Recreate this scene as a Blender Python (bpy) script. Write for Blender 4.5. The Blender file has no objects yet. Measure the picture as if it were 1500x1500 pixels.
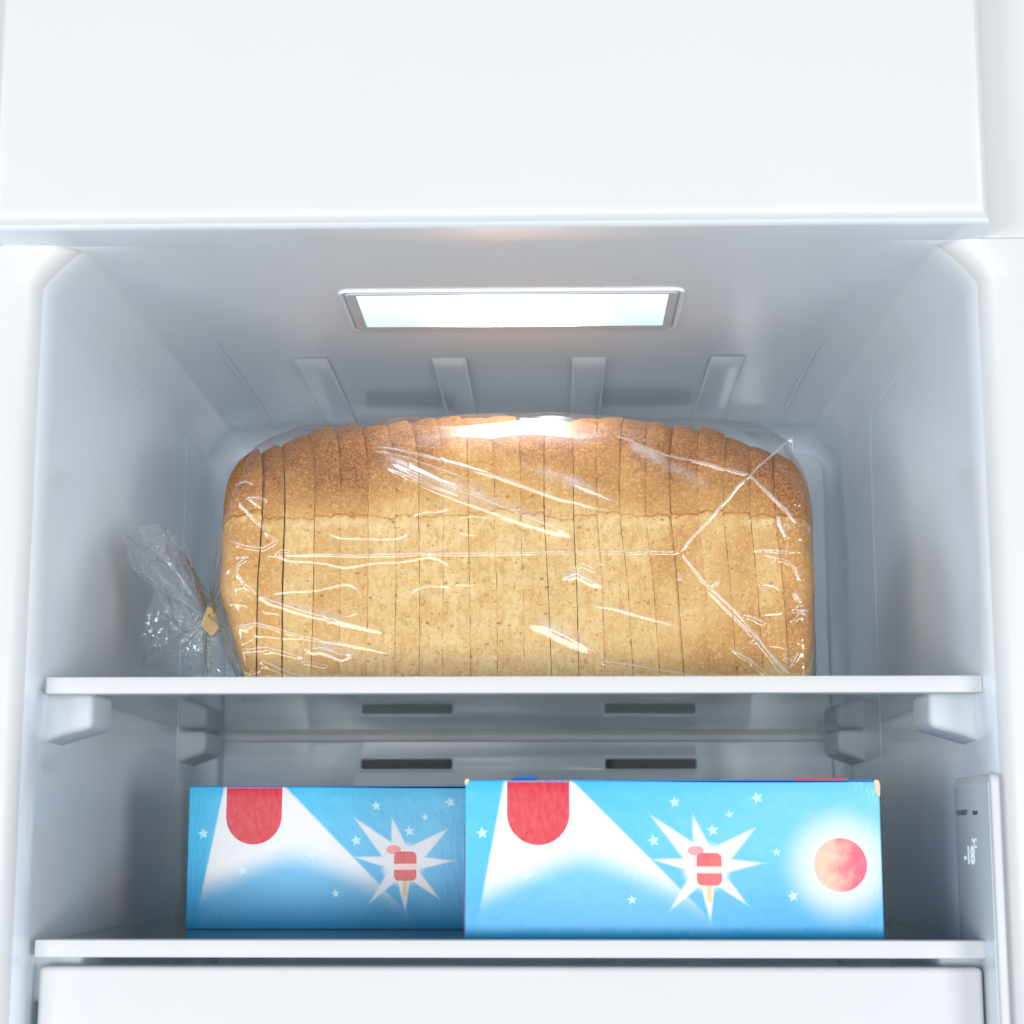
import bpy, bmesh, math, random
import numpy as np
from mathutils import Vector, noise as mnoise

random.seed(7)
rng = np.random.RandomState(11)
S = bpy.context.scene
COL = S.collection

# ------------------------------------------------------------------ camera
FPX = 2700.0                       # focal length in pixels of the 1500 px photograph
PITCH, YAW = math.radians(10.08), math.radians(1.3)
cam_d = bpy.data.cameras.new("camera")
cam_d.sensor_width = 36.0
cam_d.lens = FPX / 1500.0 * 36.0
cam_d.clip_start, cam_d.clip_end = 0.01, 50.0
cam_d.dof.use_dof = True
cam_d.dof.focus_distance = 1.0
cam_d.dof.aperture_fstop = 11.0
cam = bpy.data.objects.new("camera", cam_d)
cam.location = (0, 0, 0)
cam.rotation_euler = (math.pi / 2 + PITCH, 0, YAW)
COL.objects.link(cam)
S.camera = cam

# ------------------------------------------------------------------ light
S.view_settings.view_transform = 'Standard'
S.view_settings.look = 'None'
S.view_settings.exposure = 0.06
S.view_settings.gamma = 1.0
S.cycles.use_denoising = True
S.cycles.use_adaptive_sampling = True
S.cycles.adaptive_threshold = 0.02
S.cycles.max_bounces = 8
S.cycles.diffuse_bounces = 5
S.cycles.glossy_bounces = 4
S.cycles.transparent_max_bounces = 14
S.cycles.caustics_reflective = False

world = bpy.data.worlds.new("World")
S.world = world
world.use_nodes = True
world.node_tree.nodes["Background"].inputs[0].default_value = (0.86, 0.93, 1.0, 1)
world.node_tree.nodes["Background"].inputs[1].default_value = 0.42


def area(name, loc, target, sx, sy, power, col):
    l = bpy.data.lights.new(name, 'AREA')
    l.shape = 'RECTANGLE'
    l.size, l.size_y, l.energy, l.color = sx, sy, power, col
    o = bpy.data.objects.new(name, l)
    o.location = loc
    d = Vector(target) - Vector(loc)
    o.rotation_euler = d.to_track_quat('-Z', 'Y').to_euler()
    COL.objects.link(o)
    return o


area("softbox_left", (-0.60, -2.3, -0.50), (-0.02, 1.0, 0.12), 1.20, 0.90, 27.0, (1.0, 0.99, 0.975))
area("softbox_right", (0.42, -2.3, -0.50), (-0.02, 1.0, 0.12), 0.50, 0.50, 17.0, (1.0, 0.99, 0.98))
area("side_fill_left", (-1.75, -1.5, -0.28), (0.15, 1.0, 0.06), 0.90, 0.90, 33.0, (0.96, 0.98, 1.0))  # added fill lamp, there only to brighten the compartment walls
area("side_fill_right", (1.70, -1.5, -0.28), (-0.19, 1.0, 0.06), 0.90, 0.90, 34.0, (0.96, 0.98, 1.0))  # matching added fill for the opposite wall

# ------------------------------------------------------------------ projection used to read sizes off the photograph
def _rz(v, a):
    c, s = math.cos(a), math.sin(a)
    return np.array([c * v[0] - s * v[1], s * v[0] + c * v[1], v[2]])
FW = _rz((0, math.cos(PITCH), math.sin(PITCH)), YAW)
RT = _rz((1, 0, 0), YAW)
UP = np.cross(RT, FW)
def un(px, py, Y):
    d = RT * (px - 750) / FPX + UP * (750 - py) / FPX + FW
    return d * (Y / d[1])
def unz(px, py, Z):
    d = RT * (px - 750) / FPX + UP * (750 - py) / FPX + FW
    return d * (Z / d[2])
def unx(px, py, X):
    d = RT * (px - 750) / FPX + UP * (750 - py) / FPX + FW
    return d * (X / d[0])
def proj(P):
    D = P @ FW
    return 750 + FPX * (P @ RT) / D, 750 - FPX * (P @ UP) / D

# ------------------------------------------------------------------ helpers
def lin(r, g, b):
    f = lambda c: (c / 255 / 12.92) if c / 255 <= 0.04045 else ((c / 255 + 0.055) / 1.055) ** 2.4
    return (f(r), f(g), f(b), 1.0)


def tag(o, label, cat, group=None, kind=None):
    o["label"] = label
    o["category"] = cat
    if group: o["group"] = group
    if kind: o["kind"] = kind
    return o


def empty(name, loc, label, cat, group=None):
    o = bpy.data.objects.new(name, None)
    o.location = loc
    o.empty_display_size = 0.02
    COL.objects.link(o)
    return tag(o, label, cat, group)


def link(name, me, mat, parent=None, smooth=True, angle=None):
    if not isinstance(mat, (list, tuple)): mat = [mat]
    for m in mat: me.materials.append(m)
    o = bpy.data.objects.new(name, me)
    COL.objects.link(o)
    if smooth:
        me.polygons.foreach_set("use_smooth", np.ones(len(me.polygons), dtype=bool))
        if angle is not None:
            try: me.set_sharp_from_angle(angle=math.radians(angle))
            except Exception: pass
    if parent is not None:
        o.parent = parent
        if parent.parent is None:
            o.matrix_parent_inverse.identity()
            off = Vector(parent.location)
        else:
            off = Vector(parent.parent.location) + Vector(parent.location)
        # meshes are written in world metres: move the vertices into the parent's frame
        me.transform(__import__("mathutils").Matrix.Translation(-off))
    return o


def mesh_from(verts, faces, name="mesh"):
    me = bpy.data.meshes.new(name)
    me.from_pydata([tuple(map(float, v)) for v in verts], [], faces)
    me.update()
    return me


def grid_mesh(P, close_u=False, close_v=False):
    """P: (n, m, 3) array -> quad mesh, fast."""
    n, m = P.shape[:2]
    me = bpy.data.meshes.new("grid")
    V = P.reshape(-1, 3)
    iu = np.arange(n if close_u else n - 1)
    iv = np.arange(m if close_v else m - 1)
    A, B = np.meshgrid(iu, iv, indexing='ij')
    A2, B2 = (A + 1) % n, (B + 1) % m
    Q = np.stack([A * m + B, A2 * m + B, A2 * m + B2, A * m + B2], -1).reshape(-1, 4)
    me.vertices.add(len(V)); me.vertices.foreach_set("co", V.astype(np.float32).ravel())
    me.loops.add(Q.size); me.loops.foreach_set("vertex_index", Q.astype(np.int32).ravel())
    me.polygons.add(len(Q))
    me.polygons.foreach_set("loop_start", np.arange(0, Q.size, 4, dtype=np.int32))
    me.polygons.foreach_set("loop_total", np.full(len(Q), 4, dtype=np.int32))
    me.update(calc_edges=True)
    return me


def box_bm(x0, x1, y0, y1, z0, z1, bev=0.0, seg=3):
    bm = bmesh.new()
    r = bmesh.ops.create_cube(bm, size=1.0)
    for v in bm.verts:
        v.co = Vector((x0 + (v.co.x + .5) * (x1 - x0), y0 + (v.co.y + .5) * (y1 - y0), z0 + (v.co.z + .5) * (z1 - z0)))
    if bev > 0:
        bmesh.ops.bevel(bm, geom=list(bm.edges) + list(bm.verts), offset=bev, segments=seg, profile=0.5, affect='EDGES', clamp_overlap=True)
    return bm


def bm_mesh(bm):
    bmesh.ops.recalc_face_normals(bm, faces=bm.faces)
    me = bpy.data.meshes.new("m")
    bm.to_mesh(me); bm.free()
    return me


def box(name, dims, mat, parent=None, bev=0.0, seg=3):
    return link(name, bm_mesh(box_bm(*dims, bev=bev, seg=seg)), mat, parent, True, 35)


def prism(pts, a0, a1, axis, bev=0.0, seg=3):
    """polygon pts (2D) extruded along axis ('x','y','z') from a0 to a1."""
    bm = bmesh.new()
    def P(u, v, a):
        return {'x': (a, u, v), 'y': (u, a, v), 'z': (u, v, a)}[axis]
    A = [bm.verts.new(P(u, v, a0)) for u, v in pts]
    B = [bm.verts.new(P(u, v, a1)) for u, v in pts]
    n = len(pts)
    bm.faces.new(A); bm.faces.new(B[::-1])
    for i in range(n):
        bm.faces.new((A[i], B[i], B[(i + 1) % n], A[(i + 1) % n]))
    bmesh.ops.recalc_face_normals(bm, faces=bm.faces)
    if bev > 0:
        bmesh.ops.bevel(bm, geom=list(bm.edges) + list(bm.verts), offset=bev, segments=seg, profile=0.5, affect='EDGES', clamp_overlap=True)
    return bm_mesh(bm)


def rrect(x0, x1, y0, y1, r, n=8):
    out = []
    for cx, cy, a in ((x1 - r, y0 + r, -90), (x1 - r, y1 - r, 0), (x0 + r, y1 - r, 90), (x0 + r, y0 + r, 180)):
        for k in range(n + 1):
            t = math.radians(a + 90 * k / n)
            out.append((cx + r * math.cos(t), cy + r * math.sin(t)))
    return out


def plate(outer, holes, half, bev, fn):
    """flat plate with holes (2D curve, filled and bevelled); fn maps (u, v, w) to world, w in [-half, half]."""
    cu = bpy.data.curves.new("c", 'CURVE')
    cu.dimensions = '2D'; cu.fill_mode = 'BOTH'
    cu.extrude = max(half - bev, 0.0); cu.bevel_depth = bev; cu.bevel_resolution = 3; cu.offset = -bev
    for loop in [outer] + list(holes):
        sp = cu.splines.new('POLY'); sp.points.add(len(loop) - 1); sp.use_cyclic_u = True
        for p, (u, v) in zip(sp.points, loop): p.co = (u, v, 0, 1)
    o = bpy.data.objects.new("tmp", cu)
    COL.objects.link(o)
    dg = bpy.context.evaluated_depsgraph_get()
    me = bpy.data.meshes.new_from_object(o.evaluated_get(dg))
    bpy.data.objects.remove(o); bpy.data.curves.remove(cu)
    for v in me.vertices: v.co = Vector(fn(*v.co))
    bm = bmesh.new(); bm.from_mesh(me)
    bmesh.ops.remove_doubles(bm, verts=bm.verts, dist=1e-6)
    me2 = bm_mesh(bm)
    bpy.data.meshes.remove(me)
    return me2


# ------------------------------------------------------------------ node helper: python arithmetic -> math nodes
class X:
    nt = None
    def __init__(s, sock): s.s = sock
    @staticmethod
    def op(o, *a, clamp=False):
        n = X.nt.nodes.new('ShaderNodeMath'); n.operation = o; n.use_clamp = clamp
        for i, v in enumerate(a):
            if isinstance(v, X): X.nt.links.new(v.s, n.inputs[i])
            else: n.inputs[i].default_value = v
        return X(n.outputs[0])
    def __add__(a, b): return X.op('ADD', a, b)
    __radd__ = __add__
    def __sub__(a, b): return X.op('SUBTRACT', a, b)
    def __rsub__(a, b): return X.op('SUBTRACT', b, a)
    def __mul__(a, b): return X.op('MULTIPLY', a, b)
    __rmul__ = __mul__
    def __truediv__(a, b): return X.op('DIVIDE', a, b)
    def __neg__(a): return X.op('MULTIPLY', a, -1.0)
    def max(a, b): return X.op('MAXIMUM', a, b)
    def min(a, b): return X.op('MINIMUM', a, b)
    def abs(a): return X.op('ABSOLUTE', a)
    def sqrt(a): return X.op('SQRT', a)
    def pow(a, e): return X.op('POWER', a, e)
    def step(a, lo, hi):          # smoothstep
        n = X.nt.nodes.new('ShaderNodeMapRange'); n.interpolation_type = 'SMOOTHSTEP'
        X.nt.links.new(a.s, n.inputs[0])
        n.inputs[1].default_value, n.inputs[2].default_value = lo, hi
        return X(n.outputs[0])


def mix(nt, fac, a, b):
    n = nt.nodes.new('ShaderNodeMix'); n.data_type = 'RGBA'
    for sock, v in ((n.inputs[0], fac), (n.inputs[6], a), (n.inputs[7], b)):
        if isinstance(v, X): nt.links.new(v.s, sock)
        elif hasattr(v, 'is_output'): nt.links.new(v, sock)
        else: sock.default_value = v
    return n.outputs[2]


def new_mat(name):
    m = bpy.data.materials.new(name); m.use_nodes = True
    nt = m.node_tree; X.nt = nt
    return m, nt, nt.nodes["Principled BSDF"]


def coords(nt, kind='Object'):
    tc = nt.nodes.new('ShaderNodeTexCoord')
    return tc.outputs[kind]


def tex_noise(nt, vec, scale, detail=3, rough=0.5, stretch=None):
    if stretch is not None:
        mp = nt.nodes.new('ShaderNodeMapping'); mp.inputs['Scale'].default_value = stretch
        nt.links.new(vec, mp.inputs['Vector']); vec = mp.outputs[0]
    n = nt.nodes.new('ShaderNodeTexNoise')
    n.inputs['Scale'].default_value = scale; n.inputs['Detail'].default_value = detail; n.inputs['Roughness'].default_value = rough
    nt.links.new(vec, n.inputs['Vector'])
    return X(n.outputs['Fac'])


def tex_voro(nt, vec, scale, out='Distance', feature='F1', rand=1.0):
    n = nt.nodes.new('ShaderNodeTexVoronoi'); n.feature = feature
    n.inputs['Scale'].default_value = scale; n.inputs['Randomness'].default_value = rand
    nt.links.new(vec, n.inputs['Vector'])
    return n.outputs[out]


def bump(nt, h, bsdf, strength, dist):
    b = nt.nodes.new('ShaderNodeBump'); b.inputs['Strength'].default_value = strength; b.inputs['Distance'].default_value = dist
    nt.links.new(h.s, b.inputs['Height']); nt.links.new(b.outputs[0], bsdf.inputs['Normal'])


def plastic(name, col, rough=0.2, wav=0.0, mottle=0.02, coat=0.0):
    m, nt, b = new_mat(name)
    v = coords(nt)
    n = tex_noise(nt, v, 9.0, 2)
    c2 = tuple(max(0, c * (1 - mottle * 3)) for c in col[:3]) + (1,)
    nt.links.new(mix(nt, n, c2, col), b.inputs['Base Color'])
    r = tex_noise(nt, v, 60.0, 3)
    nt.links.new((r * 0.06 + (rough - 0.03)).s, b.inputs['Roughness'])
    b.inputs['IOR'].default_value = 1.5
    b.inputs['Coat Weight'].default_value = coat
    b.inputs['Coat Roughness'].default_value = 0.06
    h = tex_noise(nt, v, 22.0, 1) * wav + tex_noise(nt, v, 900.0, 2) * 0.00001
    bump(nt, h, b, 1.0, 1.0)
    return m


M = {}
M['liner'] = plastic("liner_plastic", (0.83, 0.895, 0.96, 1), 0.07, 0.00006, 0.012)
M['frame'] = plastic("frame_plastic", (0.66, 0.672, 0.685, 1), 0.38, 0.0001, 0.01)
M['trim'] = plastic("trim_plastic", (0.62, 0.628, 0.645, 1), 0.55, 0.0, 0.01)
M['panel'] = plastic("panel_plastic", (0.82, 0.88, 0.94, 1), 0.18, 0.00015, 0.015)
M['support'] = plastic("support_plastic", (0.58, 0.62, 0.66, 1), 0.50, 0.0001, 0.01)
M['dark'] = plastic("vent_dark", (0.28, 0.28, 0.285, 1), 0.6, 0.0, 0.1)
M['ink'] = plastic("ink_grey", (0.03, 0.035, 0.05, 1), 0.5, 0.0, 0.0)
M['display'] = plastic("display_glass", (0.68, 0.75, 0.80, 1), 0.12, 0.0, 0.01)

# lamp diffuser: rows of LEDs behind a frosted lens, dimmer and bluer towards its ends
m, nt, b = new_mat("lamp_lens")
v = coords(nt, 'Generated')
sep = nt.nodes.new('ShaderNodeSeparateXYZ'); nt.links.new(v, sep.inputs[0])
d = (X(sep.outputs[0]) - 0.5).abs()
edge = d.step(0.10, 0.38)
em = mix(nt, edge, (0.82, 0.92, 1.0, 1), (0.58, 0.80, 0.98, 1))
nt.links.new(em, b.inputs['Emission Color'])
nt.links.new(((1.0 - edge).pow(3.0) * 22.0 + 0.84).s, b.inputs['Emission Strength'])
b.inputs['Base Color'].default_value = (0.8, 0.85, 0.9, 1); b.inputs['Roughness'].default_value = 0.4
M['lens'] = m
m, nt, b = new_mat("display_led")
b.inputs['Emission Color'].default_value = (0.85, 1.0, 0.95, 1); b.inputs['Emission Strength'].default_value = 0.45
b.inputs['Base Color'].default_value = (0.7, 0.8, 0.8, 1)
M['led'] = m


def clear_film(name, f0, tint, rough, haze, haze_col, edge_pow=5.0, crease_sheen=0.0, rmax=1.0):
    """thin clear sheet: unrefracted light passes, a sharp reflection rises with the viewing angle."""
    m, nt, b = new_mat(name)
    nt.nodes.remove(b)
    out = nt.nodes["Material Output"]
    lw = nt.nodes.new('ShaderNodeLayerWeight'); lw.inputs[0].default_value = 0.5
    fr = X(lw.outputs['Facing']).pow(edge_pow) * (rmax - f0) + f0
    tr = nt.nodes.new('ShaderNodeBsdfTransparent'); tr.inputs[0].default_value = tint
    gl = nt.nodes.new('ShaderNodeBsdfGlossy'); gl.inputs['Roughness'].default_value = rough
    df = nt.nodes.new('ShaderNodeBsdfDiffuse'); df.inputs[0].default_value = haze_col
    m1 = nt.nodes.new('ShaderNodeMixShader'); m1.inputs[0].default_value = haze
    if crease_sheen:
        at = nt.nodes.new('ShaderNodeAttribute'); at.attribute_name = "crease_sheen"
        nt.links.new((X(at.outputs['Fac']) * crease_sheen + haze).s, m1.inputs[0])  # painted sheen and crease whitening are added to the haze
    nt.links.new(tr.outputs[0], m1.inputs[1]); nt.links.new(df.outputs[0], m1.inputs[2])
    m2 = nt.nodes.new('ShaderNodeMixShader'); nt.links.new(fr.s, m2.inputs[0])
    nt.links.new(m1.outputs[0], m2.inputs[1]); nt.links.new(gl.outputs[0], m2.inputs[2])
    nt.links.new(m2.outputs[0], out.inputs['Surface'])
    return m


M['glass'] = clear_film("shelf_glass", 0.05, (0.93, 0.965, 0.95, 1), 0.02, 0.012, (0.7, 0.75, 0.75, 1), 5.0, 0.0, 0.93)
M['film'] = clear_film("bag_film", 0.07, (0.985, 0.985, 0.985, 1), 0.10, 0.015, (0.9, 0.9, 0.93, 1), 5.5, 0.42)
M['weld'] = clear_film("bag_weld", 0.10, (0.95, 0.96, 0.97, 1), 0.12, 0.45, (0.92, 0.93, 0.95, 1), 4.0)
M['film_tail'] = clear_film("bag_film_tail", 0.14, (0.965, 0.97, 0.975, 1), 0.06, 0.05, (0.9, 0.93, 0.96, 1), 3.4)

# ------------------------------------------------------------------ freezer cabinet
CX = -0.0225                      # middle of the compartment
ZC = 0.293                        # ceiling
YB = 1.345                        # back of the moulded liner
freezer = empty("freezer_cabinet", (CX, 0.89, ZC), "white freezer compartment with moulded grey-white liner and wide frame", "freezer")


def ring(w, zt, r, ins=0.0, n=10, zb=-0.26):
    w, zt = w - ins, zt - ins
    r = max(r - ins * 0.35, 0.004)
    pts = [(-w, zb), (-w, zb * 0.5), (-w, 0.0), (-w, 0.05), (-w, 0.12), (-w, 0.20)]
    for k in range(n + 1):
        a = math.pi - (math.pi / 2) * k / n
        # an almost flat chamfer with soft shoulders
        ca, sa = math.cos(a), math.sin(a)
        q = 1.0 / (abs(ca) ** 1.15 + abs(sa) ** 1.15) ** (1 / 1.15)
        pts.append((-w + r + r * ca * q, zt - r + r * sa * q))
    for k in range(1, 12): pts.append((-w + r + (2 * w - 2 * r) * k / 12.0, zt))
    R = [(-x, z) for x, z in pts[:6 + n + 1]][::-1]
    return pts + R


rings = []
rC = 0.020
for dx, y in ((0.40, 0.8800), (0.032, 0.8800), (0.022, 0.8802), (0.014, 0.8812), (0.009, 0.8830), (0.0052, 0.8860), (0.0028, 0.890), (0.0012, 0.8955), (0.0003, 0.902), (0.0, 0.909)):
    rings.append([(x, y, z) for x, z in ring(0.2315 + dx, ZC, rC)])
for k in range(1, 9):
    t = k / 8.0
    y = 0.909 + (YB - 0.024 - 0.909) * t
    rings.append([(x, y, z) for x, z in ring(0.2315 - 0.002 * t, ZC + 0.0005 * math.sin(t * 3), rC)])
for k in range(1, 9):
    a = math.pi / 2 * k / 8
    rings.append([(x, YB - 0.024 + 0.024 * math.sin(a), z) for x, z in ring(0.2295, ZC, rC, 0.024 * (1 - math.cos(a)))])
P = np.array(rings); P[:, :, 0] += CX
me = grid_mesh(P)
bm = bmesh.new(); bm.from_mesh(me)
bm.verts.ensure_lookup_table()
nr = P.shape[1]
bm.faces.new([bm.verts[(len(rings) - 1) * nr + k] for k in range(nr)])
bmesh.ops.recalc_face_normals(bm, faces=bm.faces)
me = bm_mesh(bm)
liner = link("liner", me, [M['liner'], M['frame']], freezer, True, 50)
me.polygons.foreach_set("material_index", np.array([1 if (p.center.y + 0.89) < 0.8895 and abs(p.normal.z) < 0.95 else 0 for p in me.polygons], dtype=np.int32))

# header across the top, standing forward of the side frames, and the frame behind it
bm = box_bm(-0.275, 0.2115, 0.850, 0.8801, ZC, 0.75)
bmesh.ops.bevel(bm, geom=[e for e in bm.edges if all(v_.co.y < 0.86 for v_ in e.verts)], offset=0.0090, segments=10, profile=0.5, affect='EDGES')
me = bm_mesh(bm)
link("header_panel", me, [M['frame'], M['liner']], freezer, True, 40)
me.polygons.foreach_set("material_index", np.array([1 if p.normal.z < -0.8 else 0 for p in me.polygons], dtype=np.int32))
box("upper_frame", (-0.70, 0.70, 0.8803, 0.93, ZC + 0.0004, 0.75), M['frame'], freezer)

# back panel with air slots
def rect(x0, x1, z0, z1): return rrect(x0, x1, z0, z1, 0.0018, 4)[::-1]
slots = [(-0.1389, -0.0732), (0.0367, 0.1019)]
rows = [(0.0499, 0.0568), (0.2560, 0.2690)]
holes = [rect(a, b_, c, d_) for a, b_ in slots for c, d_ in rows]
me = plate(rrect(-0.2385, 0.1985, -0.258, 0.2795, 0.014), holes, 0.0065, 0.0012, lambda u, v_, w: (u, 1.3385 + w, v_))
back = link("back_panel", me, M['panel'], freezer, True, 30)
for a, b_ in slots:
    for c, d_ in rows:
        o = box("vent_slot", (a - 0.002, b_ + 0.002, 1.3420, 1.3440, c - 0.002, d_ + 0.002), M['dark'], freezer, bev=0.0003, seg=1)
    # moulded lip round each lower slot
    me = plate(rrect(a - 0.0022, b_ + 0.0022, rows[0][0] - 0.0022, rows[0][1] + 0.0022, 0.003), [rrect(a - 0.0002, b_ + 0.0002, rows[0][0] - 0.0002, rows[0][1] + 0.0002, 0.0018, 4)[::-1]], 0.0006, 0.0004, lambda u, v_, w: (u, 1.3321 + w, v_))
    link("slot_rim", me, M['panel'], freezer, True, 30)

# four ribs pressed into the rear of the ceiling, inside one faint field
bead = [(-0.2015, 1.06 + 0.004 * k) for k in range(56)] + [(-0.2015 + 0.012 - 0.012 * math.cos(k * 0.2617), 1.284 + 0.012 * math.sin(k * 0.2617)) for k in range(7)]
bead += [(-0.185 + 0.329 * k / 40, 1.296) for k in range(41)] + [(0.148 + 0.012 * math.sin(k * 0.2617), 1.284 + 0.012 * math.cos(k * 0.2617)) for k in range(7)] + [(0.160, 1.28 - 0.004 * k) for k in range(56)]
bead = np.array(bead); tg = np.gradient(bead, axis=0); tg /= np.linalg.norm(tg, axis=1, keepdims=True); nb = np.stack([-tg[:, 1], tg[:, 0]], 1)
fade = np.clip((bead[:, 1] - 1.06) / 0.10, 0, 1)
G = [np.concatenate([bead + nb * q, (ZC + 0.0002 - (0.0002 + h_ * fade))[:, None]], 1) for q, h_ in ((-0.0012, 0), (-0.0006, .00035), (0, .0005), (0.0006, .00035), (0.0012, 0))]
link("ceiling_bead", grid_mesh(np.array(G)), M['liner'], freezer, True)
for x0, x1, xb0, xb1 in ((430, 480, 480, 512), (633, 683, 637, 685), (838, 888, 833, 886), (1040, 1091, 1015, 1050)):
    a, b_ = unz(x0, 527, ZC)[0], unz(x1, 527, ZC)[0]
    n = 20; G = []
    for j in range(n + 1):
        t = j / n
        y = 1.103 + 0.190 * t
        hgt = 0.0018 * min(1, (t / 0.06)) ** 0.5 * min(1, (1 - t) / 0.10 + 0.001) ** 0.5
        row = []
        for k, (q, h) in enumerate(((0, 0), (0.02, .45), (0.05, .85), (0.10, 1), (0.5, 1.0), (0.90, 1), (0.95, .85), (0.98, .45), (1, 0))):
            row.append((a + (b_ - a) * q, y, ZC + 0.0004 - 0.0006 - hgt * h))
        G.append(row)
    link("ceiling_rib", grid_mesh(np.array(G)), M['liner'], freezer, True, 60)

# faint moulded bead on each side wall
for side, pxv in ((-1, 266), (1, 1283)):
    xw = CX + side * 0.2312
    yv = unx(pxv, 800, xw)[1]
    pl = [(yv, -0.20 + 0.0075 * k) for k in range(62)] + [(yv - 0.014 + 0.014 * math.cos(k * 0.2617), 0.2595 + 0.014 * math.sin(k * 0.2617)) for k in range(1, 7)] + [(yv - 0.016 - 0.006 * k, 0.2735) for k in range(40)]
    pl = np.array(pl); tg = np.gradient(pl, axis=0); tg /= np.linalg.norm(tg, axis=1, keepdims=True); nb = np.stack([-tg[:, 1], tg[:, 0]], 1)
    fade = np.clip((pl[:, 0] - 0.96) / 0.12, 0, 1)
    G = []
    for q, h_ in ((-0.0013, -0.0003), (-0.0006, .00038), (0, .0005), (0.0006, .00038), (0.0013, -0.0003)):
        c = pl + nb * q
        wallx = 0.2315 - 0.002 * np.clip((c[:, 0] - 0.909) / 0.412, 0, 1)
        G.append(np.stack([CX + side * (wallx - (h_ + 0.0003) * fade + 0.0003), c[:, 0], c[:, 1]], 1))
    link("wall_bead", grid_mesh(np.array(G)), M['liner'], freezer, True)

# lamp in the ceiling
lamp = bpy.data.objects.new("ceiling_lamp", None); lamp.location = (0, 0, 0); COL.objects.link(lamp); lamp.parent = freezer
lamp.location = (0, 0.11, 0)
LX0, LX1, LY0, LY1 = -0.1132, 0.0684, 0.9630, 1.0360
me = plate(rrect(LX0, LX1, LY0, LY1, 0.004), [rrect(LX0 + 0.0065, LX1 - 0.0055, LY0 + 0.003, LY1 - 0.0095, 0.003)[::-1]], 0.0022, 0.0007, lambda u, v_, w: (u, v_, ZC + 0.0006 - w))
link("lamp_frame", me, M['support'], lamp, True, 30)
me = plate(rrect(LX0 - 0.0035, LX1 + 0.0035, LY0 - 0.003, LY1 + 0.004, 0.006), [rrect(LX0 - 0.0008, LX1 + 0.0008, LY0 - 0.0008, LY1 + 0.0008, 0.0045)[::-1]], 0.0010, 0.0008, lambda u, v_, w: (u, v_, ZC - 0.0002 - w))
link("lamp_recess_rim", me, M['liner'], lamp, True, 40)
box("lamp_lens", (LX0 + 0.0062, LX1 - 0.0052, LY0 + 0.0027, LY1 - 0.0092, ZC - 0.0018, ZC - 0.0005), M['lens'], lamp, bev=0.0004, seg=2)

# moulded shelf supports on the side walls
def support(side, yf, yb, zin, zout, wid, dz=0.0):
    xw = CX + side * 0.2330
    x_in = xw - side * wid
    top = 0.0722 + dz
    bm = bmesh.new()
    def S_(y, k):
        g = 1.0 - 0.20 * k
        return [bm.verts.new((xw + side * 0.004, y, top)), bm.verts.new((x_in + side * wid * 0.14 * k, y, top)),
                bm.verts.new((x_in + side * wid * 0.10 * k, y, zin + dz)), bm.verts.new((xw - side * 0.35 * wid, y, zout + dz + 0.002 * k)), bm.verts.new((xw + side * 0.004, y, zout + dz - 0.004))]
    A, B = S_(yf, 0.6), S_(yb, 0.0)
    bm.faces.new(A); bm.faces.new(B[::-1])
    for i in range(5): bm.faces.new((A[i], B[i], B[(i + 1) % 5], A[(i + 1) % 5]))
    bmesh.ops.recalc_face_normals(bm, faces=bm.faces)
    bmesh.ops.bevel(bm, geom=list(bm.edges) + list(bm.verts), offset=0.0035, segments=4, profile=0.5, affect='EDGES', clamp_overlap=True)
    return bm_mesh(bm)
for dz in (0.0, -0.1265):
    for side in (-1, 1):
        link("shelf_support", support(side, 0.921, 0.956, 0.0550, 0.0500, 0.0265, dz), M['support'], freezer, True, 45)
        link("shelf_support", support(side, 1.245, 1.300, 0.0575, 0.0520, 0.0225, dz), M['support'], freezer, True, 45)

# control panel on the right wall
XW = CX + 0.2313
pt = unx(1395, 1142, XW - 0.004); pf = unx(1448, 1135, XW - 0.004)
PY0, PY1, PZ1 = pf[1], pt[1], 0.5 * (pt[2] + pf[2]) + 0.0005
PZ0 = -0.115
ctrl = bpy.data.objects.new("control_panel", None); COL.objects.link(ctrl); ctrl.parent = freezer
ctrl.location = (0.2285, 0.05, -0.3)
me = plate(rrect(PY0, PY1, PZ0, PZ1, 0.004), [], 0.0022, 0.0015, lambda u, v_, w: (XW - 0.0010 + w, u, v_))
link("bezel", me, M['trim'], ctrl, True, 40)
me = plate(rrect(PY0 + 0.0035, PY1 - 0.0012, PZ0 + 0.003, PZ1 - 0.0035, 0.001), [], 0.0003, 0.0002, lambda u, v_, w: (XW - 0.0033 + w, u, v_))
link("display_plate", me, M['display'], ctrl, True, 40)


def text_on_panel(name, s, px, py, size, stretch, mat):
    cu = bpy.data.curves.new("t", 'FONT'); cu.body = s; cu.size = 1.0; cu.extrude = 0.02; cu.offset = 0.025; cu.align_x = 'CENTER'; cu.align_y = 'CENTER'
    o = bpy.data.objects.new("tmp", cu); COL.objects.link(o)
    me = bpy.data.meshes.new_from_object(o.evaluated_get(bpy.context.evaluated_depsgraph_get()))
    bpy.data.objects.remove(o)
    c = unx(px, py, XW - 0.0043)
    for v_ in me.vertices:
        u, w, h = v_.co
        v_.co = (XW - 0.00372 - 0.0001 * h, c[1] - u * size * stretch, c[2] + w * size)
    return link(name, me, mat, ctrl, False)
text_on_panel("panel_lettering", "NO FROST", 1407.5, 1191, 0.0036, 1.35, M['ink'])
text_on_panel("panel_lettering", "Alarm", 1426.5, 1190, 0.0036, 1.2, M['ink'])
text_on_panel("panel_digits", "°C", 1425.5, 1236, 0.0062, 1.6, M['led'])
text_on_panel("panel_digits", "-18", 1418, 1254, 0.0120, 1.5, M['led'])

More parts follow.
